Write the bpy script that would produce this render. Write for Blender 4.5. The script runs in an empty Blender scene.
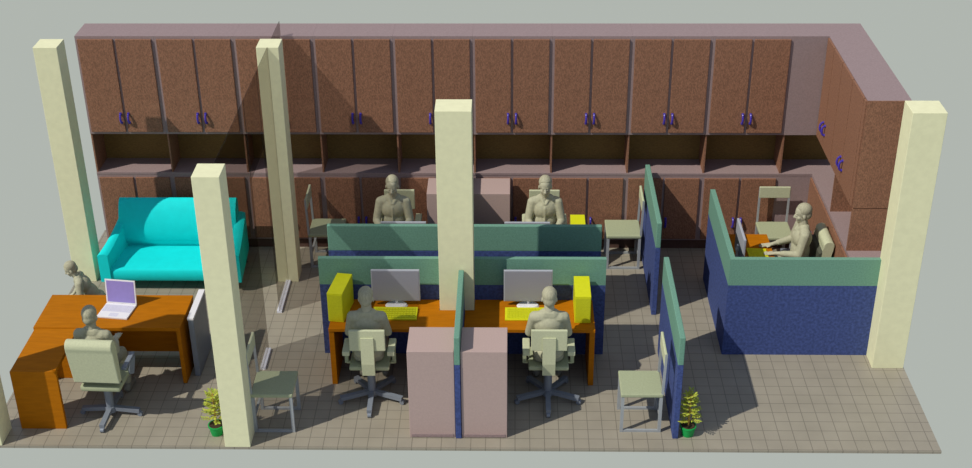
import bpy, bmesh, math, random
from mathutils import Vector, Matrix, Euler
random.seed(7)
PI = math.pi
SC = bpy.context.scene
C = SC.collection

# ------------------------------------------------------------ camera, world, sun, exposure
cd = bpy.data.cameras.new('camera'); cam = bpy.data.objects.new('camera', cd); C.objects.link(cam)
yaw, pit, rol, fpx = -0.0223, -0.5029, -0.0076, 1320.7
fw = Vector((math.sin(yaw)*math.cos(pit), math.cos(yaw)*math.cos(pit), math.sin(pit)))
rt = fw.cross(Vector((0, 0, 1))).normalized(); up = rt.cross(fw)
r2 = rt*math.cos(rol) + up*math.sin(rol); u2 = up*math.cos(rol) - rt*math.sin(rol)
cam.matrix_world = Matrix.Translation((0.6137, -11.1511, 8.7296)) @ Matrix((r2, u2, -fw)).transposed().to_4x4()
cd.sensor_fit = 'HORIZONTAL'; cd.sensor_width = 36.0; cd.lens = fpx*36.0/972.0
cd.clip_end = 200
SC.camera = cam
SC.view_settings.view_transform = 'Standard'; SC.view_settings.look = 'None'
SC.view_settings.exposure = 0.0; SC.view_settings.gamma = 1.0
SC.view_settings.use_curve_mapping = False

w = bpy.data.worlds.new('overcast_backdrop'); SC.world = w; w.use_nodes = True
nt = w.node_tree; nt.nodes.clear()
tc = nt.nodes.new('ShaderNodeTexCoord'); sx = nt.nodes.new('ShaderNodeSeparateXYZ')
mr = nt.nodes.new('ShaderNodeMapRange'); mr.inputs[1].default_value = -0.08; mr.inputs[2].default_value = 0.15
mx = nt.nodes.new('ShaderNodeMix'); mx.data_type = 'RGBA'
mx.inputs[6].default_value = (0.435, 0.468, 0.432, 1)       # haze below the horizon
mx.inputs[7].default_value = (0.265, 0.305, 0.40, 1)       # dimmer sky above
bg = nt.nodes.new('ShaderNodeBackground'); wo = nt.nodes.new('ShaderNodeOutputWorld')
nt.links.new(tc.outputs['Generated'], sx.inputs[0]); nt.links.new(sx.outputs[2], mr.inputs[0])
nt.links.new(mr.outputs[0], mx.inputs[0]); nt.links.new(mx.outputs[2], bg.inputs[0]); nt.links.new(bg.outputs[0], wo.inputs[0])

sd = bpy.data.lights.new('sun', 'SUN'); sun = bpy.data.objects.new('sun', sd); C.objects.link(sun)
sd.energy = 3.3; sd.color = (1.0, 0.94, 0.82); sd.angle = math.radians(0.6)
sun.rotation_euler = Vector((0.746, 0.46, -1.0)).to_track_quat('-Z', 'Y').to_euler()
sun.location = (-6, -5, 9)

# ------------------------------------------------------------ materials
def mat(name, col, rough=0.6, var=0.0, scale=20, stretch=(1, 1, 1), bump=0.0, metal=0.0, spec=0.3, col2=None, detail=3):
    m = bpy.data.materials.new(name); m.use_nodes = True
    t = m.node_tree; b = t.nodes['Principled BSDF']
    b.inputs['Base Color'].default_value = (*col, 1); b.inputs['Roughness'].default_value = rough
    b.inputs['Metallic'].default_value = metal; b.inputs['Specular IOR Level'].default_value = spec
    if var or bump:
        tx = t.nodes.new('ShaderNodeTexCoord'); mp = t.nodes.new('ShaderNodeMapping'); mp.inputs[3].default_value = stretch
        n = t.nodes.new('ShaderNodeTexNoise'); n.inputs['Scale'].default_value = scale; n.inputs['Detail'].default_value = detail
        t.links.new(tx.outputs['Object'], mp.inputs[0]); t.links.new(mp.outputs[0], n.inputs['Vector'])
        r = t.nodes.new('ShaderNodeValToRGB')
        c2 = col2 or tuple(min(1, c*(1+var)) for c in col)
        c1 = tuple(c*(1-var) for c in col) if not col2 else col
        r.color_ramp.elements[0].position = 0.33; r.color_ramp.elements[1].position = 0.67
        r.color_ramp.elements[0].color = (*c1, 1); r.color_ramp.elements[1].color = (*c2, 1)
        t.links.new(n.outputs['Fac'], r.inputs[0])
        if var or col2: t.links.new(r.outputs[0], b.inputs['Base Color'])
        if bump:
            bp = t.nodes.new('ShaderNodeBump'); bp.inputs['Strength'].default_value = bump; bp.inputs['Distance'].default_value = 0.01
            t.links.new(n.outputs['Fac'], bp.inputs['Height']); t.links.new(bp.outputs[0], b.inputs['Normal'])
    return m
M = {}
M['column'] = mat('cream_plaster', (0.80, 0.80, 0.53), 0.8, 0.03, 14, bump=0.05)
M['door'] = mat('brown_grained_laminate', (0.262, 0.128, 0.078), 0.65, 0.30, 90, (1, 1, 0.5), 0.15)
M['carcass'] = mat('mauve_laminate', (0.305, 0.228, 0.232), 0.6, 0.08, 60)
M['niche'] = mat('olive_wood_back', (0.20, 0.125, 0.035), 0.7, 0.2, 40, (1, 1, 4))
M['toe'] = mat('dark_plinth', (0.10, 0.055, 0.045), 0.7, 0.1, 30)
M['handle'] = mat('blue_enamel', (0.07, 0.045, 0.42), 0.35, 0.03, 10)
M['orange'] = mat('orange_veneer', (0.43, 0.145, 0.003), 0.6, 0.08, 5, (1, 6, 6), 0.02, spec=0.08)
M['navy'] = mat('blue_woven_fabric', (0.050, 0.078, 0.235), 0.9, 0.25, 30, bump=0.2)
M['green'] = mat('green_woven_fabric', (0.150, 0.315, 0.240), 0.9, 0.10, 60, bump=0.1)
M['pink'] = mat('pink_laminate', (0.46, 0.345, 0.325), 0.6, 0.04, 70)
M['cyan'] = mat('cyan_upholstery', (0.0, 0.74, 0.76), 0.75, 0.03, 8, bump=0.05)
M['khaki'] = mat('khaki_upholstery', (0.37, 0.41, 0.265), 0.8, 0.05, 50, bump=0.05)
M['cream'] = mat('pale_khaki_upholstery', (0.53, 0.56, 0.38), 0.8, 0.05, 50, bump=0.05)
M['dark'] = mat('dark_chair_shell', (0.075, 0.08, 0.06), 0.7, 0.1, 20)
M['grey'] = mat('blue_grey_metal', (0.21, 0.24, 0.29), 0.45, 0.05, 10, metal=0.1)
M['frame'] = mat('pale_grey_metal', (0.36, 0.39, 0.42), 0.45, 0.04, 10, metal=0.1)
M['rail'] = mat('pale_aluminium', (0.70, 0.72, 0.82), 0.5, 0.03, 20)
M['screen'] = mat('grey_display', (0.30, 0.30, 0.36), 0.35, 0.03, 300, spec=0.4)
M['bezel'] = mat('grey_bezel', (0.40, 0.42, 0.48), 0.5, 0.02, 40)
M['white'] = mat('white_plastic', (0.80, 0.80, 0.84), 0.4, 0.02, 30)
M['violet'] = mat('violet_display', (0.30, 0.245, 0.60), 0.5, 0.03, 20)
M['keys'] = mat('pale_key_caps', (0.66, 0.66, 0.78), 0.5, 0.05, 60)
M['yellow'] = mat('yellow_plastic', (0.66, 0.68, 0.01), 0.5, 0.03, 20)
M['yellowkeys'] = mat('yellow_key_caps', (0.60, 0.62, 0.012), 0.5, 0.05, 60)
M['skin'] = mat('pale_khaki_skin', (0.47, 0.46, 0.34), 0.75, 0.04, 25)
M['cloth'] = mat('pale_khaki_cotton', (0.43, 0.43, 0.31), 0.85, 0.07, 30, bump=0.1)
M['trouser'] = mat('drab_trouser_cloth', (0.33, 0.33, 0.25), 0.85, 0.07, 30, bump=0.1)
M['hair'] = mat('drab_hair', (0.40, 0.39, 0.28), 0.8, 0.12, 60, (1, 1, 0.3), 0.2)
M['shoe'] = mat('drab_leather', (0.20, 0.20, 0.17), 0.5, 0.05, 20)
M['pot'] = mat('green_pot_plastic', (0.01, 0.36, 0.08), 0.5, 0.05, 15)
M['soil'] = mat('potting_soil', (0.05, 0.035, 0.02), 0.9, 0.3, 60)
M['stem'] = mat('yellow_brown_stem', (0.45, 0.30, 0.05), 0.7, 0.1, 40)
M['leaf'] = mat('yellow_green_leaf', (0.30, 0.42, 0.04), 0.6, 0.0, 12, col2=(0.55, 0.58, 0.09), bump=0.05)

# floor tiles
m = bpy.data.materials.new('beige_floor_tiles'); m.use_nodes = True; t = m.node_tree; b = t.nodes['Principled BSDF']
tx = t.nodes.new('ShaderNodeTexCoord'); br = t.nodes.new('ShaderNodeTexBrick')
mp = t.nodes.new('ShaderNodeMapping'); mp.inputs[1].default_value = (0.13, 0.15, 0)
br.offset = 0; br.squash = 1
br.inputs['Scale'].default_value = 1; br.inputs['Brick Width'].default_value = 0.157; br.inputs['Row Height'].default_value = 0.164
br.inputs['Mortar Size'].default_value = 0.0045; br.inputs['Mortar Smooth'].default_value = 0.1
br.inputs['Color1'].default_value = (0.355, 0.325, 0.262, 1); br.inputs['Color2'].default_value = (0.365, 0.333, 0.270, 1)
br.inputs['Mortar'].default_value = (0.215, 0.195, 0.16, 1)
ns = t.nodes.new('ShaderNodeTexNoise'); ns.inputs['Scale'].default_value = 3
mm = t.nodes.new('ShaderNodeMix'); mm.data_type = 'RGBA'; mm.blend_type = 'MULTIPLY'; mm.inputs[0].default_value = 0.25
t.links.new(tx.outputs['Object'], mp.inputs[0]); t.links.new(mp.outputs[0], br.inputs['Vector']); t.links.new(tx.outputs['Object'], ns.inputs['Vector'])
t.links.new(br.outputs['Color'], mm.inputs[6]); t.links.new(ns.outputs['Fac'], mm.inputs[7]); t.links.new(mm.outputs[2], b.inputs['Base Color'])
b.inputs['Roughness'].default_value = 0.42; b.inputs['Specular IOR Level'].default_value = 0.35
M['tile'] = m

# tinted glass
m = bpy.data.materials.new('smoke_tinted_glass'); m.use_nodes = True; t = m.node_tree; t.nodes.clear()
o = t.nodes.new('ShaderNodeOutputMaterial'); a = t.nodes.new('ShaderNodeBsdfTransparent'); a.inputs[0].default_value = (0.72, 0.705, 0.69, 1)
g = t.nodes.new('ShaderNodeBsdfGlossy'); g.inputs['Roughness'].default_value = 0.05; g.inputs[0].default_value = (0.8, 0.8, 0.8, 1)
x = t.nodes.new('ShaderNodeMixShader'); x.inputs[0].default_value = 0.03
t.links.new(a.outputs[0], x.inputs[1]); t.links.new(g.outputs[0], x.inputs[2]); t.links.new(x.outputs[0], o.inputs[0])
M['glass'] = m

# ------------------------------------------------------------ mesh helpers
def link(name, bm, m, parent=None, smooth=False, loc=None, rot=None):
    me = bpy.data.meshes.new(name); bmesh.ops.recalc_face_normals(bm, faces=bm.faces); bm.to_mesh(me); bm.free()
    me.materials.append(M[m] if isinstance(m, str) else m)
    if smooth:
        for p in me.polygons: p.use_smooth = True
        try: me.set_sharp_from_angle(angle=math.radians(40))
        except Exception: pass
    ob = bpy.data.objects.new(name, me); C.objects.link(ob)
    if parent: ob.parent = parent
    if loc: ob.location = loc
    if rot: ob.rotation_euler = rot
    return ob
def B(*boxes, bev=0.0):
    """mesh of boxes given as (x0,x1,y0,y1,z0,z1)"""
    bm = bmesh.new()
    for (x0, x1, y0, y1, z0, z1) in boxes:
        r = bmesh.ops.create_cube(bm, size=1)
        for v in r['verts']:
            v.co = Vector(((x0+x1)/2 + v.co.x*(x1-x0), (y0+y1)/2 + v.co.y*(y1-y0), (z0+z1)/2 + v.co.z*(z1-z0)))
    if bev: bmesh.ops.bevel(bm, geom=bm.edges[:], offset=bev, segments=2, affect='EDGES', profile=0.5)
    return bm
def rod(bm, p, q, r, r2=None, n=12):
    p, q = Vector(p), Vector(q); d = q-p
    mt = Matrix.Translation((p+q)/2) @ d.to_track_quat('Z', 'Y').to_matrix().to_4x4()
    bmesh.ops.create_cone(bm, cap_ends=True, segments=n, radius1=r, radius2=r if r2 is None else r2, depth=d.length, matrix=mt)
    return bm
def beam(bm, p, q, wd, h=None):
    """square bar from p to q"""
    h = h or wd; p, q = Vector(p), Vector(q); d = q-p
    mt = Matrix.Translation((p+q)/2) @ d.to_track_quat('Z', 'Y').to_matrix().to_4x4() @ Matrix.Diagonal((wd, h, d.length, 1))
    bmesh.ops.create_cube(bm, size=1, matrix=mt); return bm
def prism(pts, x0, x1, axis='x', bev=0):
    bm = bmesh.new()
    f = (lambda s, a, c: (s, a, c)) if axis == 'x' else ((lambda s, a, c: (a, s, c)) if axis == 'y' else (lambda s, a, c: (a, c, s)))
    v0 = [bm.verts.new(f(x0, a, c)) for a, c in pts]; v1 = [bm.verts.new(f(x1, a, c)) for a, c in pts]
    n = len(pts)
    bm.faces.new(v0); bm.faces.new(v1[::-1])
    for i in range(n): bm.faces.new((v0[i], v1[i], v1[(i+1) % n], v0[(i+1) % n]))
    if bev: bmesh.ops.bevel(bm, geom=bm.edges[:], offset=bev, segments=3, affect='EDGES', profile=0.5)
    return bm
def tag(o, label, cat, group=None):
    o['label'] = label; o['category'] = cat
    if group: o['group'] = group
    return o
def thing(name, label, cat, loc=(0, 0, 0), rz=0, group=None):
    o = bpy.data.objects.new(name, None); C.objects.link(o); o.location = loc; o.rotation_euler = (0, 0, rz)
    o.empty_display_size = 0.1
    return tag(o, label, cat, group)
def struct(name, bm, m, parent=None, **k):
    o = link(name, bm, m, parent, **k)
    if not parent: o['kind'] = 'structure'
    return o
def dup(root, loc, rz=None, label=None, scale=None):
    r = root.copy(); C.objects.link(r); r.location = loc
    if rz is not None: r.rotation_euler = (0, 0, rz)
    if label: r['label'] = label
    if scale: r.scale = scale
    for ch in list(root.children):
        c = ch.copy(); C.objects.link(c); c.parent = r
        for gg in ch.children:
            d = gg.copy(); C.objects.link(d); d.parent = c
    return r

# ------------------------------------------------------------ setting
struct('floor', B((-5.02, 5.14, 0.0, 4.80, -0.03, 0.0)), 'tile')

def column(x0, x1, y0, y1, label, z0=0.0):
    o = link('column', B((x0, x1, y0, y1, z0, 3.2), bev=0.004), 'column')
    return tag(o, label, 'column', 'cream square columns around the office')
column(-2.425, -2.155, 0.0, 0.295, 'cream square column on the front floor edge beside the orange desk and potted plant')
column(-0.200, 0.187, 1.56, 1.88, 'cream square column in the middle of the cubicles, rising through the orange desk')
column(4.77, 5.13, 1.53, 1.86, 'cream square column on the right end beside the blue corner cubicle')
column(-2.395, -2.13, 3.42, 3.71, 'cream square column in front of the wall cabinets where the glass wall meets it')
column(-5.03, -4.745, 3.41, 3.70, 'cream square column at the left of the cyan sofa')
column(-5.10, -4.81, 0.0, 0.31, 'cream square column cut off by the left edge of the picture')

# glass wall from front column to the cabinets
gl = thing('glass_wall', 'smoke tinted glass wall with an open doorway between the sofa room and the cubicles', 'glass wall', (-2.262, 0, 0))
link('pane', prism([(0.30, 0.03), (1.85, 0.03), (1.85, 3.2), (0.30, 3.2)], -0.005, 0.005), 'glass', gl)
link('pane', prism([(2.67, 0.03), (3.42, 0.03), (3.42, 3.2), (2.67, 3.2)], -0.005, 0.005), 'glass', gl)
link('transom_pane', prism([(1.853, 2.25), (2.667, 2.25), (2.667, 3.2), (1.853, 3.2)], -0.005, 0.005), 'glass', gl)
link('pane', prism([(3.715, 0.0), (4.26, 0.0), (4.26, 3.02), (4.32, 3.02), (4.32, 3.2), (3.715, 3.2)], -0.005, 0.005), 'glass', gl)
for y0, y1 in ((1.44, 1.85), (2.67, 3.42)):
    link('floor_rail', B((-0.03, 0.03, y0, y1, 0.0, 0.03)), 'rail', gl)['label'] = 'pale floor rail'

# ------------------------------------------------------------ wall cabinets, back run (nine units) + corner + right run
X0, U, YC, YB = -4.83, 0.990, 4.31, 4.77
Z1, Z2, ZT = 1.68, 1.13, 3.01
G_UP = 'upper cupboards along the back'; G_LO = 'base cupboards along the back'
def handle_bm(x, y, z, dx, ax='x'):
    bm = bmesh.new()
    P = []
    for k in range(9):
        a = -PI/2 + PI*k/8
        P.append((math.cos(a)*0.042, math.sin(a)*0.066))
    for (o1, h1), (o2, h2) in zip(P, P[1:]):
        if ax == 'x': rod(bm, (x, y-o1, z+h1), (x, y-o2, z+h2), 0.0135, n=8)
        else: rod(bm, (x-o1, y, z+h1), (x-o2, y, z+h2), 0.0135, n=8)
    for s in (-1, 1):
        if ax == 'x': rod(bm, (x, y+0.001, z+s*0.062), (x, y-0.012, z+s*0.062), 0.017, n=10)
        else: rod(bm, (x+0.001, y, z+s*0.062), (x-0.012, y, z+s*0.062), 0.017, n=10)
    return bm
def upper_unit(i, x, label):
    t = thing('wall_cupboard', label, 'cupboard', (x, 0, 0), 0, G_UP)
    link('carcass', B((0.0, U-0.001, YC, YB, Z1, ZT)), 'carcass', t)
    for k in range(2):
        a = 0.03 + k*0.478; bwid = 0.447
        d = link('door', B((a, a+bwid, YC-0.026, YC-0.001, Z1+0.035, ZT-0.035), bev=0.006), 'door', t)
        hx = a+bwid-0.035 if k == 0 else a+0.035
        link('handle', handle_bm(hx, YC-0.027, 1.915, 0), 'handle', d, smooth=True)
    return t
def lower_unit(i, x, label):
    t = thing('base_cupboard', label, 'cupboard', (x, 0, 0), 0, G_LO)
    link('carcass', B((0.0, U-0.001, YC, YB, 0.14, Z2-0.03)), 'carcass', t)
    link('plinth', B((0.0, U-0.001, YC+0.03, YB, 0.0, 0.14)), 'toe', t)
    for k in range(2):
        a = 0.03 + k*0.478; bwid = 0.447
        d = link('door', B((a, a+bwid, YC-0.026, YC-0.001, 0.17, Z2-0.065), bev=0.006), 'door', t)
        hx = a+bwid-0.035 if k == 0 else a+0.035
        link('handle', handle_bm(hx, YC-0.027, 0.42, 0), 'handle', d, smooth=True)
    return t
up_lab = ['leftmost wall cupboard in the upper row, end side towards the far left column',
 'upper wall cupboard second from the left, high over the sofa\'s right half',
 'upper wall cupboard half hidden behind the slim column by the glass wall',
 'upper wall cupboard just right of the glass wall column, crossed by its slanting shadow',
 'upper wall cupboard whose right door is hidden by the middle column top',
 'upper wall cupboard just right of the middle column top',
 'upper wall cupboard high over the right-hand person of the back desks',
 'upper wall cupboard high over the guest chair behind the back desks',
 'upper wall cupboard last in the back row, beside the blank corner panel']
lo_lab = ['base cupboard at the far left end, behind the left half of the cyan sofa',
 'base cupboard behind the right half of the cyan sofa',
 'base cupboard standing behind the slim column by the glass wall',
 'base cupboard behind the shaded guest chair at the left back',
 'base cupboard left of the pink filing cabinets, behind the left back person',
 'base cupboard behind the pink filing cabinets and the right back person\'s left side',
 'base cupboard right behind the right-hand person of the back desks',
 'base cupboard behind the tall blue and green divider end at the right back',
 'base cupboard nearest the right corner, behind the corner cubicle monitor']
sh_lab = ['open shelf niche at the far left end, floor partly sunlit', 'open shelf niche second from the left, above the sofa\'s right half',
 'open shelf niche partly hidden behind the slim glass wall column', 'open shelf niche just right of the slim glass wall column',
 'open shelf niche cut off at right by the middle column', 'open shelf niche just right of the middle column',
 'open shelf niche above the right-hand person of the back desks', 'open shelf niche above the guest chair and the tall divider end',
 'open shelf niche nearest the right corner']
for i in range(9):
    upper_unit(i, X0+i*U, up_lab[i]); lower_unit(i, X0+i*U, lo_lab[i])
    t = thing('shelf_niche', sh_lab[i], 'shelf', (X0+i*U, 0, 0), 0, 'open shelf niches between upper and base cupboards')
    link('back_panel', B((0.02, U, YB-0.03, YB, Z2, Z1)), 'niche', t)
    link('divider', B((0.0, 0.02, YC+0.01, YB, Z2, Z1)), 'door', t)['label'] = 'brown upright divider'
# corner filler
XE = X0+9*U; XR = 4.51; XO = 4.99; YN = 2.30
t = thing('wall_cupboard', 'blank mauve corner wall cupboard with no doors, at the right end of the upper row', 'cupboard', (0, 0, 0))
link('carcass', B((XE, XO, YC, YB, Z1, ZT)), 'carcass', t)
t = thing('base_cupboard', 'blank mauve corner base cupboard behind the corner cubicle chair', 'cupboard', (0, 0, 0))
link('carcass', B((XE, XO, YC, YB, 0.10, Z2-0.03)), 'carcass', t)
link('plinth', B((XE, XO, YC+0.05, YB, 0, 0.10)), 'toe', t)
t = thing('shelf_niche', 'open shelf niche in the right corner where the two cabinet runs meet', 'shelf', (0, 0, 0), 0, 'open shelf niches between upper and base cupboards')
link('back_panel', B((XE+0.02, XO, YB-0.03, YB, Z2, Z1)), 'niche', t)
link('divider', B((XE, XE+0.02, YC+0.01, YB, Z2, Z1)), 'door', t)
# counter top (continuous, L shaped)
ct = link('countertop', prism([(X0, YC-0.004), (XR-0.004, YC-0.004), (XR-0.004, 1.875), (XO, 1.875), (XO, YB), (X0, YB)], Z2-0.03, Z2, 'z'), 'carcass')
tag(ct, 'long mauve L-shaped countertop over the base cupboards of both cabinet runs', 'countertop')
# right run
DR = [[(2.31, 2.385), (2.405, 2.925), (2.945, 3.455)], [(3.475, 3.915), (3.935, 4.285)]]
for j, (ya, yb) in enumerate(((YN, 3.465), (3.465, YC))):
    t = thing('wall_cupboard', ['upper wall cupboard of the right run, nearest the right column', 'upper wall cupboard of the right run, deeper in the corner'][j], 'cupboard', (0, 0, 0), 0, 'upper cupboards on the right')
    link('carcass', B((XR, XO, ya+0.001, yb, Z1, ZT)), 'carcass', t)
    if j == 0: link('end_panel', B((XR-0.005, XO, YN-0.015, YN+0.0, Z1+0.008, ZT)), 'door', t)
    for (a, b_) in DR[j]:
        d = link('door', B((XR-0.022, XR-0.001, a, b_, Z1+0.01, ZT-0.01), bev=0.003), 'door', t)
        if b_-a > 0.1:
            hy = b_-0.045 if b_ in (2.925, 3.915) else a+0.045
            link('handle', handle_bm(XR-0.023, hy, 1.94, 0, 'y'), 'handle', d, smooth=True)
t = thing('shelf_niche', 'open shelf niche of the right run, with a brown end panel near the column', 'shelf', (0, 0, 0), 0, 'open shelf niches between upper and base cupboards')
link('back_panel', B((XO-0.02, XO, YN+0.02, YC, Z2, Z1)), 'niche', t)
link('divider', B((XR+0.01, XO-0.021, 3.26, 3.28, Z2, Z1)), 'door', t)
link('end_panel', B((XR-0.005, XO, YN-0.015, YN+0.015, Z2, Z1-0.003)), 'door', t)
for j, (ya, yb) in enumerate(((3.40, YC), (2.50, 3.40), (1.88, 2.50))):
    t = thing('base_cupboard', ['base cupboard of the right run, deepest in the corner', 'base cupboard of the right run, behind the cubicle person\'s chair', 'base cupboard of the right run, nearest the right column'][j], 'cupboard', (0, 0, 0), 0, 'base cupboards on the right')
    link('carcass', B((XR, XO, ya+0.001, yb, 0.10, Z2-0.03)), 'carcass', t)
    link('plinth', B((XR+0.05, XO, ya+0.001, yb, 0.0, 0.10)), 'toe', t)
    w2 = (yb-ya)/2
    for k in range(2):
        a = ya + k*w2 + 0.01
        d = link('door', B((XR-0.024, XR-0.001, a, a+w2-0.015, 0.13, Z2-0.05), bev=0.004), 'door', t)
        hy = a+w2-0.05 if k == 0 else a+0.04
        link('handle', handle_bm(XR-0.025, hy, 0.42, 0, 'y'), 'handle', d, smooth=True)

# ------------------------------------------------------------ partitions
ZP, ZG = 1.285, 0.945
def partition(x0, x1, y0, y1, label):
    t = thing('office_partition', label, 'partition', ((x0+x1)/2, (y0+y1)/2, 0), 0, 'blue and green office partitions')
    hx, hy = (x1-x0)/2, (y1-y0)/2
    link('lower_panel', B((-hx, hx, -hy, hy, 0, ZG), bev=0.004), 'navy', t)['label'] = 'navy blue fabric lower panel'
    link('upper_panel', B((-hx, hx, -hy, hy, ZG+0.0005, ZP), bev=0.008), 'green', t)['label'] = 'muted green fabric top band'
    return t
# the two long screens are cut round the middle column
def long_partition(y0, y1, label, cut):
    t = thing('office_partition', label, 'partition', (0.05, (y0+y1)/2, 0), 0, 'blue and green office partitions')
    hy = (y1-y0)/2
    if cut:
        spans = ((-1.635, -0.254), (0.142, 1.635))
        link('lower_panel', B(*[(a, b_, -hy, hy, 0, ZG) for a, b_ in spans]), 'navy', t)['label'] = 'navy blue fabric lower panel'
        link('upper_panel', B(*[(a, b_, -hy, hy, ZG+0.0005, ZP) for a, b_ in spans]), 'green', t)['label'] = 'muted green fabric top band'
    else:
        link('lower_panel', B((-1.63, 1.63, -hy, hy, 0, ZG), bev=0.004), 'navy', t)['label'] = 'navy blue fabric lower panel'
        link('upper_panel', B((-1.63, 1.63, -hy, hy, ZG+0.0005, ZP), bev=0.008), 'green', t)['label'] = 'muted green fabric top band'
    return t
long_partition(1.79, 1.85, 'long blue and green screen behind the two front desks, split by the middle column', True)
long_partition(2.57, 2.63, 'long blue and green screen in front of the two back people', False)
partition(0.022, 0.082, 0.17, 1.55, 'narrow screen standing between the two front pink cabinets')
partition(0.022, 0.082, 2.86, 4.24, 'screen between the back desks, mostly hidden behind the middle column')
partition(2.335, 2.395, 0.19, 1.86, 'screen end beside the front right guest chair and potted plant')
partition(2.335, 2.395, 2.66, 4.26, 'screen beside the back right guest chair, in front of the base cupboards')
t = thing('office_partition', 'L-shaped low blue and green screen around the right corner cubicle', 'partition', (3.08, 1.8, 0), 0, 'blue and green office partitions')
L = [(0, 0), (1.69, 0), (1.69, 0.06), (0.06, 0.06), (0.06, 1.75), (0, 1.75)]
link('lower_panel', prism(L, 0, ZG, 'z'), 'navy', t)['label'] = 'navy blue fabric lower panel'
link('upper_panel', prism(L, ZG+0.0005, ZP, 'z'), 'green', t)['label'] = 'muted green fabric top band'

# ------------------------------------------------------------ pink cabinets
def file_cab(x0, x1, y0, y1, label, front):
    t = thing('filing_cabinet', label, 'cabinet', ((x0+x1)/2, (y0+y1)/2, 0), 0, 'pink filing cabinets beside the narrow screens')
    hx, hy = (x1-x0)/2, (y1-y0)/2
    link('body', B((-hx, hx, -hy, hy, 0.0, 1.10), bev=0.004), 'pink', t)
    yy = -hy if front else hy
    a, b_ = (yy-0.006, yy+0.001) if front else (yy-0.001, yy+0.006)
    link('base_strip', B((-hx+0.02, hx-0.02, a, b_, 0.01, 0.045)), 'carcass', t)['label'] = 'darker base strip'
file_cab(-0.47, 0.018, 0.19, 0.66, 'pink cabinet at front, left of the narrow screen', True)
file_cab(0.086, 0.57, 0.19, 0.66, 'pink cabinet at front, right of the narrow screen', True)
file_cab(-0.47, 0.018, 3.77, 4.22, 'pink cabinet against the base cupboards, left of the middle column', False)
file_cab(0.086, 0.59, 3.77, 4.22, 'pink cabinet against the base cupboards, right of the middle column', False)

# ------------------------------------------------------------ workstation desks
def work_desk(xa, xb, loc, rz, label, notch):
    """xa..xb width (xb/xa side towards the column is notched), front edge y=1.15, back y=1.785"""
    t = thing('work_desk', label, 'desk', loc, rz, 'orange cubicle desks')
    if notch:
        s = -1 if xb <= 0.1 else 1
        if s < 0: pts = [(xa, 1.15), (xb, 1.15), (xb, 1.555), (-0.206, 1.555), (-0.206, 1.785), (xa, 1.785)]
        else: pts = [(xa, 1.15), (xb, 1.15), (xb, 1.785), (0.193, 1.785), (0.193, 1.555), (xa, 1.555)]
    else: pts = [(xa, 1.15), (xb, 1.15), (xb, 1.785), (xa, 1.785)]
    link('desk_top', prism(pts, 0.715, 0.75, 'z'), 'orange', t)
    for a, b_ in ((xa, xa+0.06), (xb-0.06, xb)):
        ye = 1.54 if abs(a) < 0.2 else 1.78
        link('side_panel', B((a, b_, 1.16, ye, 0, 0.714), bev=0.003), 'orange', t)
    return t
work_desk(-1.42, 0.015, (0, 0, 0), 0, 'orange desk of the front left cubicle under monitor and tall yellow box', True)
work_desk(0.088, 1.54, (0, 0, 0), 0, 'orange desk of the front right cubicle left of the guest chair', True)
work_desk(-1.44, 0.015, (0.10, 4.42, 0), PI, 'orange desk behind the long screen, in front of the right back person', False)
work_desk(0.088, 1.52, (0.10, 4.42, 0), PI, 'orange desk behind the long screen, in front of the left back person', False)

# ------------------------------------------------------------ monitors / keyboards / yellow boxes
def monitor(label):
    t = thing('monitor', label, 'monitor', (0, 0, 0), 0, 'flat grey monitors on the desks')
    link('housing', B((-0.275, 0.275, -0.012, 0.018, 0.065, 0.47), bev=0.006), 'bezel', t)
    link('screen', B((-0.262, 0.262, -0.0145, -0.0125, 0.078, 0.457)), 'screen', t)
    bm = bmesh.new(); rod(bm, (0, 0.03, 0.02), (0, 0.03, 0.20), 0.018); beam(bm, (0, 0.03, 0.18), (0, 0.015, 0.25), 0.05)
    link('stand', bm, 'white', t, smooth=True)
    bm = bmesh.new(); bmesh.ops.create_cone(bm, cap_ends=True, segments=36, radius1=0.13, radius2=0.115, depth=0.018, matrix=Matrix.Translation((0, 0.0, 0.0095)) @ Matrix.Diagonal((1, 0.62, 1, 1)))
    link('foot', bm, 'white', t, smooth=True)['label'] = 'white oval foot'
    return t
m1 = monitor('flat grey monitor on the front left cubicle desk'); m1.location = (-0.70, 1.655, 0.7505)
dup(m1, (0.80, 1.655, 0.7505), 0, 'flat grey monitor on the front right cubicle desk')
dup(m1, (-0.69, 2.80, 0.7505), PI, 'monitor seen from behind over the long screen, before the left back person')
dup(m1, (0.80, 2.80, 0.7505), PI, 'monitor seen from behind over the long screen, before the right back person')
mc = dup(m1, (3.34, 2.64, 0.7505), PI/2, 'monitor seen edge-on in the right corner cubicle')

def keyboard(wd, dp, label, name='keyboard'):
    t = thing(name, label, 'keyboard', (0, 0, 0), 0, 'yellow keyboards on the desks')
    link('base', prism([(-dp/2, 0), (dp/2, 0), (dp/2, 0.03), (-dp/2, 0.018)], -wd/2, wd/2, bev=0.003), 'yellow', t)
    bm = bmesh.new()
    nx, ny = 14, 5
    for i in range(nx):
        for j in range(ny):
            cx = -wd/2+0.02+(i+0.5)*(wd-0.04)/nx; cy = -dp/2+0.02+(j+0.5)*(dp-0.04)/ny
            z = 0.018+0.012*(cy+dp/2)/dp
            bmesh.ops.create_cube(bm, size=1, matrix=Matrix.Translation((cx, cy, z+0.0025)) @ Matrix.Diagonal(((wd-0.04)/nx*0.86, (dp-0.04)/ny*0.86, 0.005, 1)))
    link('keys', bm, 'yellowkeys', t)
    return t
k1 = keyboard(0.50, 0.24, 'yellow keyboard under the front left monitor, partly hidden by the person'); k1.location = (-0.70, 1.455, 0.7505)
dup(k1, (0.79, 1.455, 0.7505), 0, 'yellow keyboard under the front right monitor')
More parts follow.
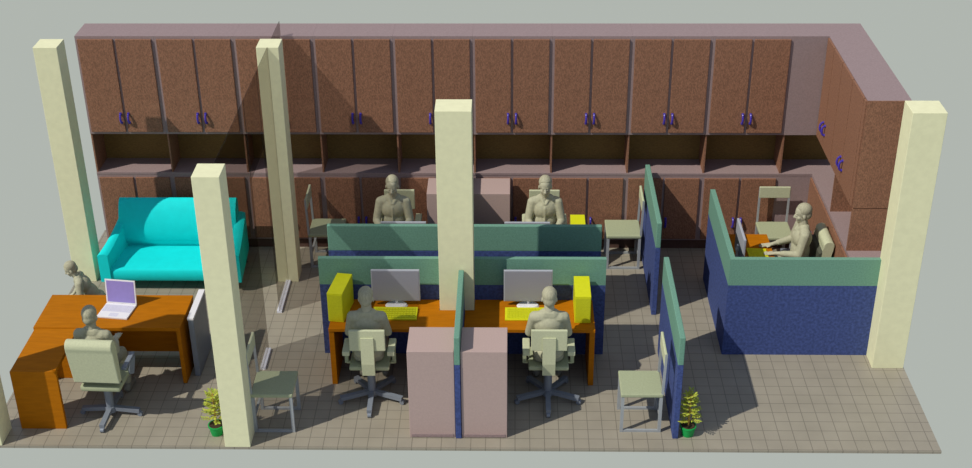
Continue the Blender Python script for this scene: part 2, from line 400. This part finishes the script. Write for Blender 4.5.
dup(k1, (-0.72, 3.01, 0.7505), PI, 'keyboard hidden behind the long screen, under the left back person\'s hands')
dup(k1, (0.83, 3.01, 0.7505), PI, 'keyboard hidden behind the long screen, under the right back person\'s hands')
dup(k1, (3.60, 2.72, 0.7505), PI/2, 'olive yellow keyboard on the corner cubicle desk')

def ybox(label, loc, h=0.33, rz=0.0, hy=0.225):
    t = thing('file_box', label, 'box', loc, rz, 'tall yellow boxes on the desks')
    link('body', B((-0.088, 0.088, -hy, hy, 0, h), bev=0.004), 'yellow', t)
    link('front_label', B((-0.08, 0.08, -hy-0.003, -hy+0.001, 0.02, h-0.02)), 'yellowkeys', t)
    return t
ybox('tall yellow box on the left end of the front left desk', (-1.315, 1.52, 0.7505), 0.37, -0.15)
ybox('tall yellow box on the right end of the front right desk', (1.405, 1.52, 0.7505), 0.345)
ybox('yellow box top peeking over the long screen beside the right back person', (1.415, 2.90, 0.7505), 0.40)

# ------------------------------------------------------------ guest chairs (seat faces local -x, backrest at +x)
def guest_chair(label):
    t = thing('guest_chair', label, 'chair', (0, 0, 0), 0, 'square framed guest chairs')
    link('seat', B((-0.225, 0.225, -0.225, 0.225, 0.455, 0.50), bev=0.012), 'khaki', t)
    L = 0.203
    for sx in (-1, 1):
        for sy in (-1, 1):
            bm = B((sx*L-0.017, sx*L+0.017, sy*L-0.017, sy*L+0.017, 0.0, 0.454))
            link('leg', bm, 'frame', t)
    for sy in (-1, 1):
        link('floor_runner', B((-L-0.014, L+0.014, sy*L-0.0139, sy*L+0.0139, 0.0, 0.025)), 'frame', t)
        bm = bmesh.new(); beam(bm, (0.215, sy*0.205, 0.48), (0.228, sy*0.205, 1.00), 0.026)
        link('back_post', bm, 'frame', t)
    link('crossbar', B((0.187, 0.213, -L, L, 0.20, 0.22)), 'frame', t)
    bm = bmesh.new(); beam(bm, (0.212, 0, 0.84), (0.228, 0, 1.04), 0.030, 0.43)
    for v in bm.verts: pass
    bm.free(); bm = B((0.208, 0.236, -0.215, 0.215, 0.85, 1.01), bev=0.008)
    link('backrest', bm, 'cream', t)
    return t
gc = guest_chair('pale green seated guest chair at front right, its back to the screen end'); gc.location = (2.00, 0.52, 0)
dup(gc, (-1.935, 0.48, 0), PI, 'guest chair at front left beside the glass wall column, green seat in shade')
dup(gc, (2.06, 3.99, 0), 0, 'guest chair behind the back right screen corner, seat sunlit, base cupboards behind')
dup(gc, (-1.80, 4.00, 0), PI, 'shaded guest chair left of the back left person, half hidden by the long screen')
dup(gc, (4.02, 3.95, 0), PI/2, 'guest chair facing outwards inside the right corner cubicle', (1.0, 0.93, 1.0))

# ------------------------------------------------------------ office chairs (face local +y), origin under the post
def star_base(t, m='grey', r=0.36, n_arm=5):
    for k in range(n_arm):
        a = -PI/2 + k*2*PI/n_arm
        bm = bmesh.new()
        c, s = math.cos(a), math.sin(a)
        beam(bm, (0.03*c, 0.03*s, 0.095), (r*c, r*s, 0.070), 0.055, 0.045)
        l = link('base_arm', bm, m, t)
        bm = bmesh.new(); px, py = r*c, r*s
        rod(bm, (px-0.02*s, py+0.02*c, 0.027), (px+0.02*s, py-0.02*c, 0.027), 0.0265, n=14)
        link('caster', bm, m, l, smooth=True)
    bm = bmesh.new(); rod(bm, (0, 0, 0.06), (0, 0, 0.46), 0.045, n=16); rod(bm, (0, 0, 0.05), (0, 0, 0.12), 0.06, n=16)
    link('gas_post', bm, m, t, smooth=True)
def task_chair(label):
    t = thing('task_chair', label, 'chair', (0, 0, 0), 0, 'office swivel chairs with square backs')
    link('seat', B((-0.22, 0.22, -0.14, 0.27, 0.46, 0.51), bev=0.015), 'khaki', t)
    link('backrest', B((-0.195, 0.195, -0.20, -0.165, 0.76, 1.02), bev=0.008), 'cream', t)
    bm = prism([(-0.20, 0.44), (-0.165, 0.44), (-0.165, 0.93), (-0.215, 0.93), (-0.225, 0.60)], -0.07, 0.07)
    link('back_stem', bm, 'cream', t)
    for s in (-1, 1):
        bm = bmesh.new(); beam(bm, (s*0.21, 0.02, 0.475), (s*0.262, 0.02, 0.475), 0.04, 0.02); beam(bm, (s*0.262, 0.02, 0.465), (s*0.262, 0.02, 0.66), 0.04, 0.025)
        a = link('armrest', bm, 'khaki', t)
        link('arm_pad', B((s*0.245-0.04, s*0.245+0.04, -0.15, 0.13, 0.66, 0.715), bev=0.008), 'cream', a)
    star_base(t)
    return t
tc1 = task_chair('swivel chair of the front left cubicle, occupied, back to viewer'); tc1.location = (-0.94, 0.90, 0)
dup(tc1, (1.02, 0.92, 0), 0, 'swivel chair of the front right cubicle, occupied, back to viewer')
dup(tc1, (-0.83, 3.74, 0), PI, 'swivel chair behind the left back person, facing the viewer', (1, 1, 1.06))
dup(tc1, (1.03, 3.74, 0), PI, 'swivel chair behind the right back person, facing the viewer', (1, 1, 1.06))
def exec_chair(label):
    t = thing('executive_chair', label, 'chair', (0, 0, 0), 0, 'padded swivel chairs with rounded backs')
    link('seat', B((-0.22, 0.22, -0.20, 0.27, 0.44, 0.51), bev=0.025), 'khaki', t, smooth=True)
    prof = [(-0.245, 0.59), (-0.31, 1.015)]
    for k in range(7):
        a = PI*1.05 - k*PI*1.1/6
        prof.append((-0.257+0.068*math.cos(a), 1.075+0.068*math.sin(a)))
    prof += [(-0.195, 1.015), (-0.165, 0.59)]
    bm = prism(prof, -0.25, 0.25, bev=0.012)
    link('backrest', bm, 'cream', t)
    link('back_cushion', prism([(-0.166, 0.56), (-0.197, 0.98), (-0.150, 0.95), (-0.135, 0.53)], -0.235, 0.235), 'dark', t)
    for s in (-1, 1):
        bm = bmesh.new(); beam(bm, (s*0.235, 0.14, 0.46), (s*0.265, 0.17, 0.68), 0.03, 0.06)
        a = link('armrest', bm, 'grey', t); link('arm_pad', B((s*0.265-0.028, s*0.265+0.028, -0.12, 0.20, 0.68, 0.71), bev=0.008), 'grey', a)
    star_base(t, r=0.32, n_arm=4)
    return t
ec = exec_chair('padded swivel chair at the big orange desk on the left, back to viewer'); ec.location = (-3.785, 0.565, 0); ec.rotation_euler = (0, 0, -0.05)
dup(ec, (4.15, 2.92, 0), PI/2, 'padded swivel chair in the right corner cubicle, beside the cabinets', (1, 1, 0.90))
st = thing('stool', 'low padded stool behind the big orange desk, under the leaning visitor', 'stool', (-4.36, 2.36, 0), 0.3)
link('seat', B((-0.17, 0.17, -0.17, 0.17, 0.30, 0.345), bev=0.015), 'khaki', st)
for sx_ in (-1, 1):
    for sy_ in (-1, 1):
        bm = bmesh.new(); rod(bm, (sx_*0.15, sy_*0.15, 0), (sx_*0.13, sy_*0.13, 0.302), 0.014); link('leg', bm, 'frame', st, smooth=True)

# ------------------------------------------------------------ people
def ell(bm, c, r, rot=(0, 0, 0), sub=3):
    mt = Matrix.Translation(c) @ Euler(rot).to_matrix().to_4x4() @ Matrix.Diagonal((r[0], r[1], r[2], 1))
    bmesh.ops.create_icosphere(bm, subdivisions=sub, radius=1, matrix=mt)
def cap(bm, p, q, r1, r2, sub=2):
    tmp = bmesh.new()
    bmesh.ops.create_icosphere(tmp, subdivisions=sub, radius=r1, matrix=Matrix.Translation(p))
    bmesh.ops.create_icosphere(tmp, subdivisions=sub, radius=r2, matrix=Matrix.Translation(q))
    r = bmesh.ops.convex_hull(tmp, input=tmp.verts[:])
    bmesh.ops.delete(tmp, geom=list({g for g in r['geom_interior'] if isinstance(g, bmesh.types.BMVert)}), context='VERTS')
    me = bpy.data.meshes.new('t'); tmp.to_mesh(me); tmp.free(); bm.from_mesh(me); bpy.data.meshes.remove(me)
def remesh(name, bm, vox, m, smooth_it=3):
    me = bpy.data.meshes.new(name); bm.to_mesh(me); bm.free()
    ob = bpy.data.objects.new(name, me); C.objects.link(ob)
    md = ob.modifiers.new('r', 'REMESH'); md.mode = 'VOXEL'; md.voxel_size = vox
    if smooth_it:
        s = ob.modifiers.new('s', 'SMOOTH'); s.iterations = smooth_it; s.factor = 0.5
    dg = bpy.context.evaluated_depsgraph_get(); dg.update()
    nm = bpy.data.meshes.new_from_object(ob.evaluated_get(dg))
    bpy.data.objects.remove(ob); bpy.data.meshes.remove(me)
    nm.name = name
    for p in nm.polygons: p.use_smooth = True
    nm.materials.clear(); nm.materials.append(M[m])
    return nm
def rig(pose):
    ln = pose.get('lean', 0.0); hd = pose.get('nod', 0.0)
    R = Matrix.Rotation(-ln, 3, 'X'); piv = Vector((0, 0, 0.58))
    def T(x, y, z): return piv + R @ (Vector((x, y, z))-piv)
    RH = R @ Matrix.Rotation(-hd, 3, 'X'); hp = T(0, 0.0, 1.165)
    def Hd(x, y, z): return hp + RH @ (Vector((x, y, z))-Vector((0, 0, 1.20)))
    he = RH.to_euler()
    S = {s: T(s*0.160, 0.0, 1.085) for s in (-1, 1)}
    E = {s: Vector(pose['elbow'][s]) for s in (-1, 1)}; W = {s: Vector(pose['wrist'][s]) for s in (-1, 1)}
    return T, Hd, he, S, E, W, R
def person_meshes(key, pose):
    T, Hd, he, S, E, W, R = rig(pose)
    re = R.to_euler()
    # ---- skin: one continuous body
    bm = bmesh.new()
    ell(bm, T(0, 0, 0.62), (0.155, 0.115, 0.10), re); ell(bm, T(0, 0.005, 0.80), (0.135, 0.095, 0.17), re)
    ell(bm, T(0, 0.0, 0.99), (0.158, 0.105, 0.14), re); cap(bm, T(-0.12, -0.01, 1.095), T(0.12, -0.01, 1.095), 0.056, 0.056)
    cap(bm, T(0, -0.012, 1.10), Hd(0, 0.0, 1.27), 0.070, 0.056)
    # head
    ell(bm, Hd(0, -0.008, 1.385), (0.078, 0.098, 0.098), he, 4); ell(bm, Hd(0, 0.022, 1.315), (0.060, 0.072, 0.088), he)
    ell(bm, Hd(0, 0.062, 1.252), (0.026, 0.022, 0.018), he); ell(bm, Hd(0, 0.083, 1.372), (0.046, 0.010, 0.010), he)
    cap(bm, Hd(0, 0.090, 1.358), Hd(0, 0.110, 1.318), 0.008, 0.014); cap(bm, Hd(-0.010, 0.102, 1.313), Hd(0.010, 0.102, 1.313), 0.009, 0.009)
    for zz in (1.288, 1.277): cap(bm, Hd(-0.018, 0.083, zz), Hd(0.018, 0.083, zz), 0.0065, 0.0065)
    for s in (-1, 1):
        ell(bm, Hd(s*0.029, 0.082, 1.348), (0.013, 0.011, 0.009), he)
        ell(bm, Hd(s*0.038, 0.054, 1.316), (0.026, 0.026, 0.028), he)
        ell(bm, Hd(s*0.079, -0.004, 1.335), (0.010, 0.020, 0.032), he)
        # arms
        cap(bm, S[s], E[s], 0.049, 0.038); cap(bm, E[s], W[s], 0.038, 0.025)
        d = (W[s]-E[s]).normalized(); fd = Vector((d.x*0.4, 1, -0.12)).normalized() if not pose.get('rest') else Vector((0, 0.8, -0.45)).normalized()
        side = Vector((1, 0, 0)); side = (side-fd*side.dot(fd)).normalized(); upv = side.cross(fd).normalized()
        pm = W[s]+fd*0.048
        for o in (-0.022, 0, 0.022): cap(bm, W[s]+side*o*0.5, W[s]+fd*0.082+side*o, 0.017, 0.015)
        for i, (o, ln1) in enumerate(((-0.031, 0.062), (-0.0105, 0.074), (0.0105, 0.078), (0.031, 0.068))):
            o2 = o*(-s)  # little finger outwards
            a = W[s]+fd*0.082+side*(-o2)
            k1_ = a+fd*ln1*0.62+upv*0.008+side*(-o2)*0.12; k2_ = k1_+fd*ln1*0.52-upv*0.014
            cap(bm, a, k1_, 0.0092, 0.0085, 1); cap(bm, k1_, k2_, 0.0085, 0.0075, 1)
        tb = W[s]+fd*0.022-side*s*0.020; t1 = tb+fd*0.030-side*s*0.026; t2 = t1+fd*0.030-side*s*0.004-upv*0.006
        cap(bm, tb, t1, 0.0125, 0.0105, 1); cap(bm, t1, t2, 0.0105, 0.0085, 1)
    K = {s: Vector(pose['knee'][s]) for s in (-1, 1)}; A = {s: Vector(pose['ankle'][s]) for s in (-1, 1)}
    for s in (-1, 1):
        hip = Vector((s*0.088, 0.0, 0.595))
        cap(bm, hip, K[s], 0.080, 0.053); cap(bm, K[s], A[s], 0.053, 0.036); ell(bm, K[s]+(A[s]-K[s])*0.3+Vector((0, -0.02, 0)), (0.05, 0.05, 0.10))
        cap(bm, A[s]+Vector((0, -0.02, -0.035)), A[s]+Vector((0, 0.12, -0.048)), 0.032, 0.027)
    skin = remesh(key+'_body', bm, 0.0068, 'skin', 2)
    # ---- shirt
    bm = bmesh.new()
    ell(bm, T(0, 0, 0.645), (0.178, 0.138, 0.10), re); ell(bm, T(0, 0.005, 0.80), (0.158, 0.118, 0.19), re)
    ell(bm, T(0, 0.0, 0.99), (0.168, 0.124, 0.15), re); cap(bm, T(-0.125, -0.01, 1.09), T(0.125, -0.01, 1.09), 0.071, 0.071); cap(bm, T(-0.05, -0.01, 1.125), T(0.05, -0.01, 1.125), 0.070, 0.070)
    for s in (-1, 1):
        cap(bm, S[s], E[s], 0.067, 0.054); cap(bm, E[s], E[s]+(W[s]-E[s])*0.72, 0.052, 0.039)
        cap(bm, T(s*0.05, 0.03, 1.155), T(s*0.012, 0.088, 1.095), 0.020, 0.016)     # collar points
        cap(bm, T(s*0.055, -0.02, 1.165), T(s*0.05, 0.03, 1.155), 0.020, 0.020)
    cap(bm, T(-0.05, -0.05, 1.16), T(0.05, -0.05, 1.16), 0.022, 0.022)
    cap(bm, T(0, 0.118, 1.05), T(0, 0.125, 0.72), 0.010, 0.010)                      # placket
    shirt = remesh(key+'_shirt', bm, 0.010, 'cloth', 2)
    # ---- trousers
    bm = bmesh.new()
    ell(bm, Vector((0, 0, 0.60)), (0.172, 0.130, 0.098))
    for s in (-1, 1):
        hip = Vector((s*0.088, 0.0, 0.592)); cap(bm, hip, K[s], 0.092, 0.067); cap(bm, K[s], A[s]+(K[s]-A[s])*0.12, 0.067, 0.053)
    tr = remesh(key+'_trousers', bm, 0.012, 'trouser', 2)
    bm = bmesh.new()
    ell(bm, Hd(0, -0.018, 1.405), (0.084, 0.100, 0.092), he, 4); ell(bm, Hd(0, -0.050, 1.345), (0.072, 0.064, 0.075), he)
    # keep hair off the face
    for v in list(bm.verts):
        q = RHinv(pose) @ (v.co-rig(pose)[1](0, 0, 1.20))
        if q.y > 0.045 and q.z < 0.238: v.co += (rig(pose)[1](0, -0.06, 1.20)-rig(pose)[1](0, 0, 1.20))*min(1.0, (q.y-0.045)*25)
    hair = remesh(key+'_hair', bm, 0.009, 'hair', 2)
    shoes = []
    for s in (-1, 1):
        bm = bmesh.new(); cap(bm, A[s]+Vector((0, -0.035, -0.045)), A[s]+Vector((0, 0.05, -0.048)), 0.045, 0.044)
        cap(bm, A[s]+Vector((0, 0.05, -0.05)), A[s]+Vector((0, 0.165, -0.058)), 0.044, 0.034); cap(bm, A[s]+Vector((0, -0.01, -0.03)), A[s]+Vector((0, 0, 0.01)), 0.045, 0.048)
        shoes.append(remesh(key+'_shoe', bm, 0.010, 'shoe', 1))
    return skin, shirt, tr, hair, shoes
def RHinv(pose):
    ln = pose.get('lean', 0.0); hd = pose.get('nod', 0.0)
    return (Matrix.Rotation(-ln, 3, 'X') @ Matrix.Rotation(-hd, 3, 'X')).inverted()
def person(meshes, label, loc, rz, scale=1.0):
    t = thing('person', label, 'person', loc, rz); t.scale = (scale,)*3
    skin, shirt, tr, hair, shoes = meshes
    for n, me in (('body', skin), ('shirt', shirt), ('trousers', tr), ('hair', hair), ('shoe', shoes[0]), ('shoe', shoes[1])):
        o = bpy.data.objects.new(n, me); C.objects.link(o); o.parent = t
    return t
typing = dict(lean=0.02, nod=0.10, elbow={-1: (-0.215, 0.07, 0.845), 1: (0.215, 0.07, 0.845)}, wrist={-1: (-0.12, 0.34, 0.815), 1: (0.12, 0.34, 0.815)},
              knee={-1: (-0.12, 0.42, 0.585), 1: (0.12, 0.42, 0.585)}, ankle={-1: (-0.13, 0.44, 0.105), 1: (0.13, 0.44, 0.105)})
leaning = dict(lean=0.55, nod=-0.15, rest=True, elbow={-1: (-0.235, 0.26, 0.80), 1: (0.235, 0.26, 0.80)}, wrist={-1: (-0.12, 0.40, 0.695), 1: (0.12, 0.40, 0.695)},
              knee={-1: (-0.12, 0.42, 0.565), 1: (0.12, 0.42, 0.565)}, ankle={-1: (-0.13, 0.44, 0.105), 1: (0.13, 0.44, 0.105)})
mt = person_meshes('typing', typing); ml = person_meshes('leaning', leaning)
person(mt, 'person typing at the front left cubicle desk, back turned, head before the monitor edge', (-0.955, 0.92, 0), 0, 0.975)
person(mt, 'person typing at the front right cubicle desk, back turned, beside the guest chair', (1.02, 0.93, 0), 0, 0.975)
person(mt, 'person facing forward behind the long screen, left of the middle column', (-0.885, 3.63, 0), PI, 0.985)
person(mt, 'person facing forward behind the long screen, right of the middle column', (1.03, 3.63, 0), PI, 0.985)
person(mt, 'person seen in profile working in the right corner cubicle, hands out to the left', (4.14, 2.94, 0), PI/2, 0.965)
person(mt, 'person seated in the padded chair at the big orange desk with the laptop', (-3.87, 0.62, 0), -0.10, 0.93)
person(ml, 'person leaning forward behind the big orange desk at the far left', (-4.36, 2.36, -0.062), PI*0.58, 0.74)

# ------------------------------------------------------------ left office: desk, laptop, screen panel, sofa
t = thing('executive_desk', 'big orange L-shaped desk at the left with a laptop on it', 'desk', (0, 0, 0))
link('desk_top', B((-4.72, -3.075, 1.15, 1.85, 0.71, 0.755), bev=0.004), 'orange', t)
link('return_top', B((-4.70, -4.22, 0.345, 1.149, 0.70, 0.745), bev=0.003), 'orange', t)
pts = [(-4.70, 0.0), (-4.21, 0.0), (-4.21, 0.66)] + [(-4.27+0.06*math.cos(a*PI/12), 0.685+0.06*math.sin(a*PI/12)) for a in range(0, 7)] + [(-4.70, 0.745)]
link('return_end_panel', prism([(x_, z_) for x_, z_ in pts], 0.30, 0.344, 'y'), 'orange', t)
link('side_panel', B((-3.125, -3.08, 1.16, 1.84, 0, 0.709), bev=0.003), 'orange', t)
link('side_panel', B((-4.70, -4.66, 1.16, 1.84, 0, 0.709), bev=0.003), 'orange', t)
link('modesty_panel', B((-4.659, -3.126, 1.72, 1.75, 0.06, 0.709)), 'orange', t)
link('pedestal', B((-4.655, -4.30, 1.25, 1.715, 0, 0.708), bev=0.003), 'orange', t)

lp = thing('laptop', 'open white laptop with violet screen on the big orange desk', 'laptop', (-3.865, 1.48, 0.7555), -0.13)
link('base', B((-0.18, 0.18, -0.15, 0.15, 0, 0.022), bev=0.004), 'white', lp)
bm = bmesh.new()
for i in range(13):
    for j in range(5):
        bmesh.ops.create_cube(bm, size=1, matrix=Matrix.Translation((-0.156+i*0.026, -0.02+j*0.028, 0.0235)) @ Matrix.Diagonal((0.021, 0.022, 0.003, 1)))
link('keys', bm, 'keys', lp); link('trackpad', B((-0.05, 0.05, -0.13, -0.06, 0.0215, 0.0235)), 'keys', lp)
tilt = math.radians(-8)
lid = link('lid', B((-0.18, 0.18, -0.006, 0.006, 0.0, 0.29), bev=0.003), 'white', lp, loc=(0, 0.150, 0.0235), rot=(tilt, 0, 0))
link('display', B((-0.163, 0.163, -0.008, -0.0055, 0.015, 0.275)), 'violet', lid)['label'] = 'violet display'

sp = thing('side_screen', 'thin white panel standing against the right end of the big orange desk', 'panel', (-2.99, 1.62, 0))
link('board', B((-0.03, 0.03, -0.31, 0.31, 0.0, 0.755), bev=0.003), 'grey', sp)  # white panel painted grey here, standing in for shade on its right side
link('top_cap', B((-0.036, 0.036, -0.315, 0.315, 0.756, 0.785), bev=0.003), 'white', sp)  # top edge of the same panel kept white, as the sunlit part

so = thing('sofa', 'bright cyan two-seat sofa before the cupboards at the left', 'sofa', (0, 0, 0))
# seat + back as one smooth upholstered shell
prof = [(3.17, 0.16), (3.15, 0.20), (3.15, 0.295), (3.165, 0.318), (3.20, 0.328), (3.45, 0.325), (3.70, 0.312), (3.80, 0.300), (3.845, 0.285), (3.865, 0.285),
        (3.86, 0.31), (3.815, 0.36), (3.785, 0.43), (3.775, 0.52), (3.785, 0.62), (3.81, 0.71), (3.85, 0.81), (3.90, 0.885), (3.94, 0.92), (3.98, 0.93), (4.03, 0.90), (4.05, 0.16)]
bm = prism(prof, -4.47, -2.95)
link('seat_and_back', bm, 'cyan', so, smooth=True)
def arm(xo_f, xi_f, xo_b, xi_b):
    bm = bmesh.new(); N = 10; rows = []
    for i in range(N+1):
        f_ = i/N; y = 3.13+0.87*f_; top = 0.56+0.16*f_**2
        xo = xo_f+(xo_b-xo_f)*f_; xi = xi_f+(xi_b-xi_f)*f_; c = (xo+xi)/2; r = abs(xi-xo)/2
        sec = [(xo, 0.16), (xo, top-0.02)] + [(xo+(xi-xo)*q_, top-0.02+0.022*math.sin(PI*q_)) for q_ in (0.15, 0.35, 0.65, 0.85)] + [(xi, top-0.02), (xi, 0.16)]
        rows.append([bm.verts.new((a, y, z_)) for a, z_ in sec])
    n = len(rows[0])
    for i in range(N):
        for j in range(n): bm.faces.new((rows[i][j], rows[i][(j+1) % n], rows[i+1][(j+1) % n], rows[i+1][j]))
    bm.faces.new(rows[0]); bm.faces.new(rows[-1][::-1])
    return bm
link('armrest', arm(-4.585, -4.455, -4.49, -4.40), 'cyan', so, smooth=True)
link('armrest', arm(-2.80, -2.945, -2.86, -2.99), 'cyan', so, smooth=True)
for fx in (-4.50, -2.90):
    for fy in (3.25, 3.92):
        bm = bmesh.new(); rod(bm, (fx, fy, 0), (fx, fy, 0.162), 0.022, 0.028); link('foot', bm, 'dark', so, smooth=True)

# ------------------------------------------------------------ corner cubicle desk
t = thing('work_desk', 'orange desk inside the right corner cubicle under an edge-on monitor', 'desk', (0, 0, 0), 0, 'orange cubicle desks')
link('desk_top', B((3.145, 3.80, 1.90, 3.37, 0.715, 0.75), bev=0.003), 'orange', t)
for a in (1.91, 3.31): link('side_panel', B((3.15, 3.78, a, a+0.05, 0, 0.714)), 'orange', t)

# ------------------------------------------------------------ plants
def plant(label, loc, rz, seed):
    rnd = random.Random(seed)
    t = thing('potted_plant', label, 'plant', loc, rz, 'small potted plants on the front floor edge')
    bm = bmesh.new()
    bmesh.ops.create_cone(bm, cap_ends=True, segments=28, radius1=0.062, radius2=0.082, depth=0.11, matrix=Matrix.Translation((0, 0, 0.055)))
    bmesh.ops.create_cone(bm, cap_ends=True, segments=28, radius1=0.088, radius2=0.088, depth=0.018, matrix=Matrix.Translation((0, 0, 0.115)))
    link('pot', bm, 'pot', t, smooth=True)
    bm = bmesh.new(); bmesh.ops.create_cone(bm, cap_ends=True, segments=24, radius1=0.078, radius2=0.074, depth=0.006, matrix=Matrix.Translation((0, 0, 0.126)))
    link('soil', bm, 'soil', t)
    st = bmesh.new(); fo = bmesh.new()
    rod(st, (0, 0, 0.12), (0.006, 0, 0.52), 0.012, 0.006, 8)
    for h in range(7):
        z = 0.19+h*0.050; n = 4 if h % 2 else 5; R_ = 0.115-0.009*h
        for k in range(n):
            a = 2*PI*k/n + h*0.6 + rnd.uniform(-.25, .25)
            d = Vector((math.cos(a), math.sin(a), 0)); L_ = R_*rnd.uniform(.8, 1.15); rise = rnd.uniform(.02, .06)
            tip = Vector((0, 0, z)) + d*L_ + Vector((0, 0, rise))
            rod(st, (0, 0, z), tip, 0.003, 0.0015, 5)
            for q_ in range(5):
                f_ = 0.3+0.7*q_/4; base = Vector((0, 0, z)).lerp(tip, f_)
                for sgn in (-1, 1):
                    sd_ = Vector((-d.y, d.x, 0))*sgn
                    end = base + (d*0.6+sd_*0.8+Vector((0, 0, rnd.uniform(-.1, .5))))*0.040
                    mid = base.lerp(end, .5); wv = (end-base).cross(Vector((0, 0, 1))).normalized()*0.009
                    v = [fo.verts.new(p) for p in (base, mid+wv+Vector((0, 0, .003)), end, mid-wv+Vector((0, 0, .003)))]
                    u = [fo.verts.new(p-Vector((0, 0, .002))) for p in (base, mid+wv+Vector((0, 0, .003)), end, mid-wv+Vector((0, 0, .003)))]
                    fo.faces.new(v); fo.faces.new(u[::-1])
                    for e in range(4): fo.faces.new((v[e], u[e], u[(e+1) % 4], v[(e+1) % 4]))
    link('stem', st, 'stem', t); link('foliage', fo, 'leaf', t)
    return t
plant('small plant in a green pot at front right, beside the screen end', (2.505, 0.27, 0), 0.3, 3)
plant('small plant in a green pot at front left, beside the cream column', (-2.555, 0.235, 0), 1.1, 5)
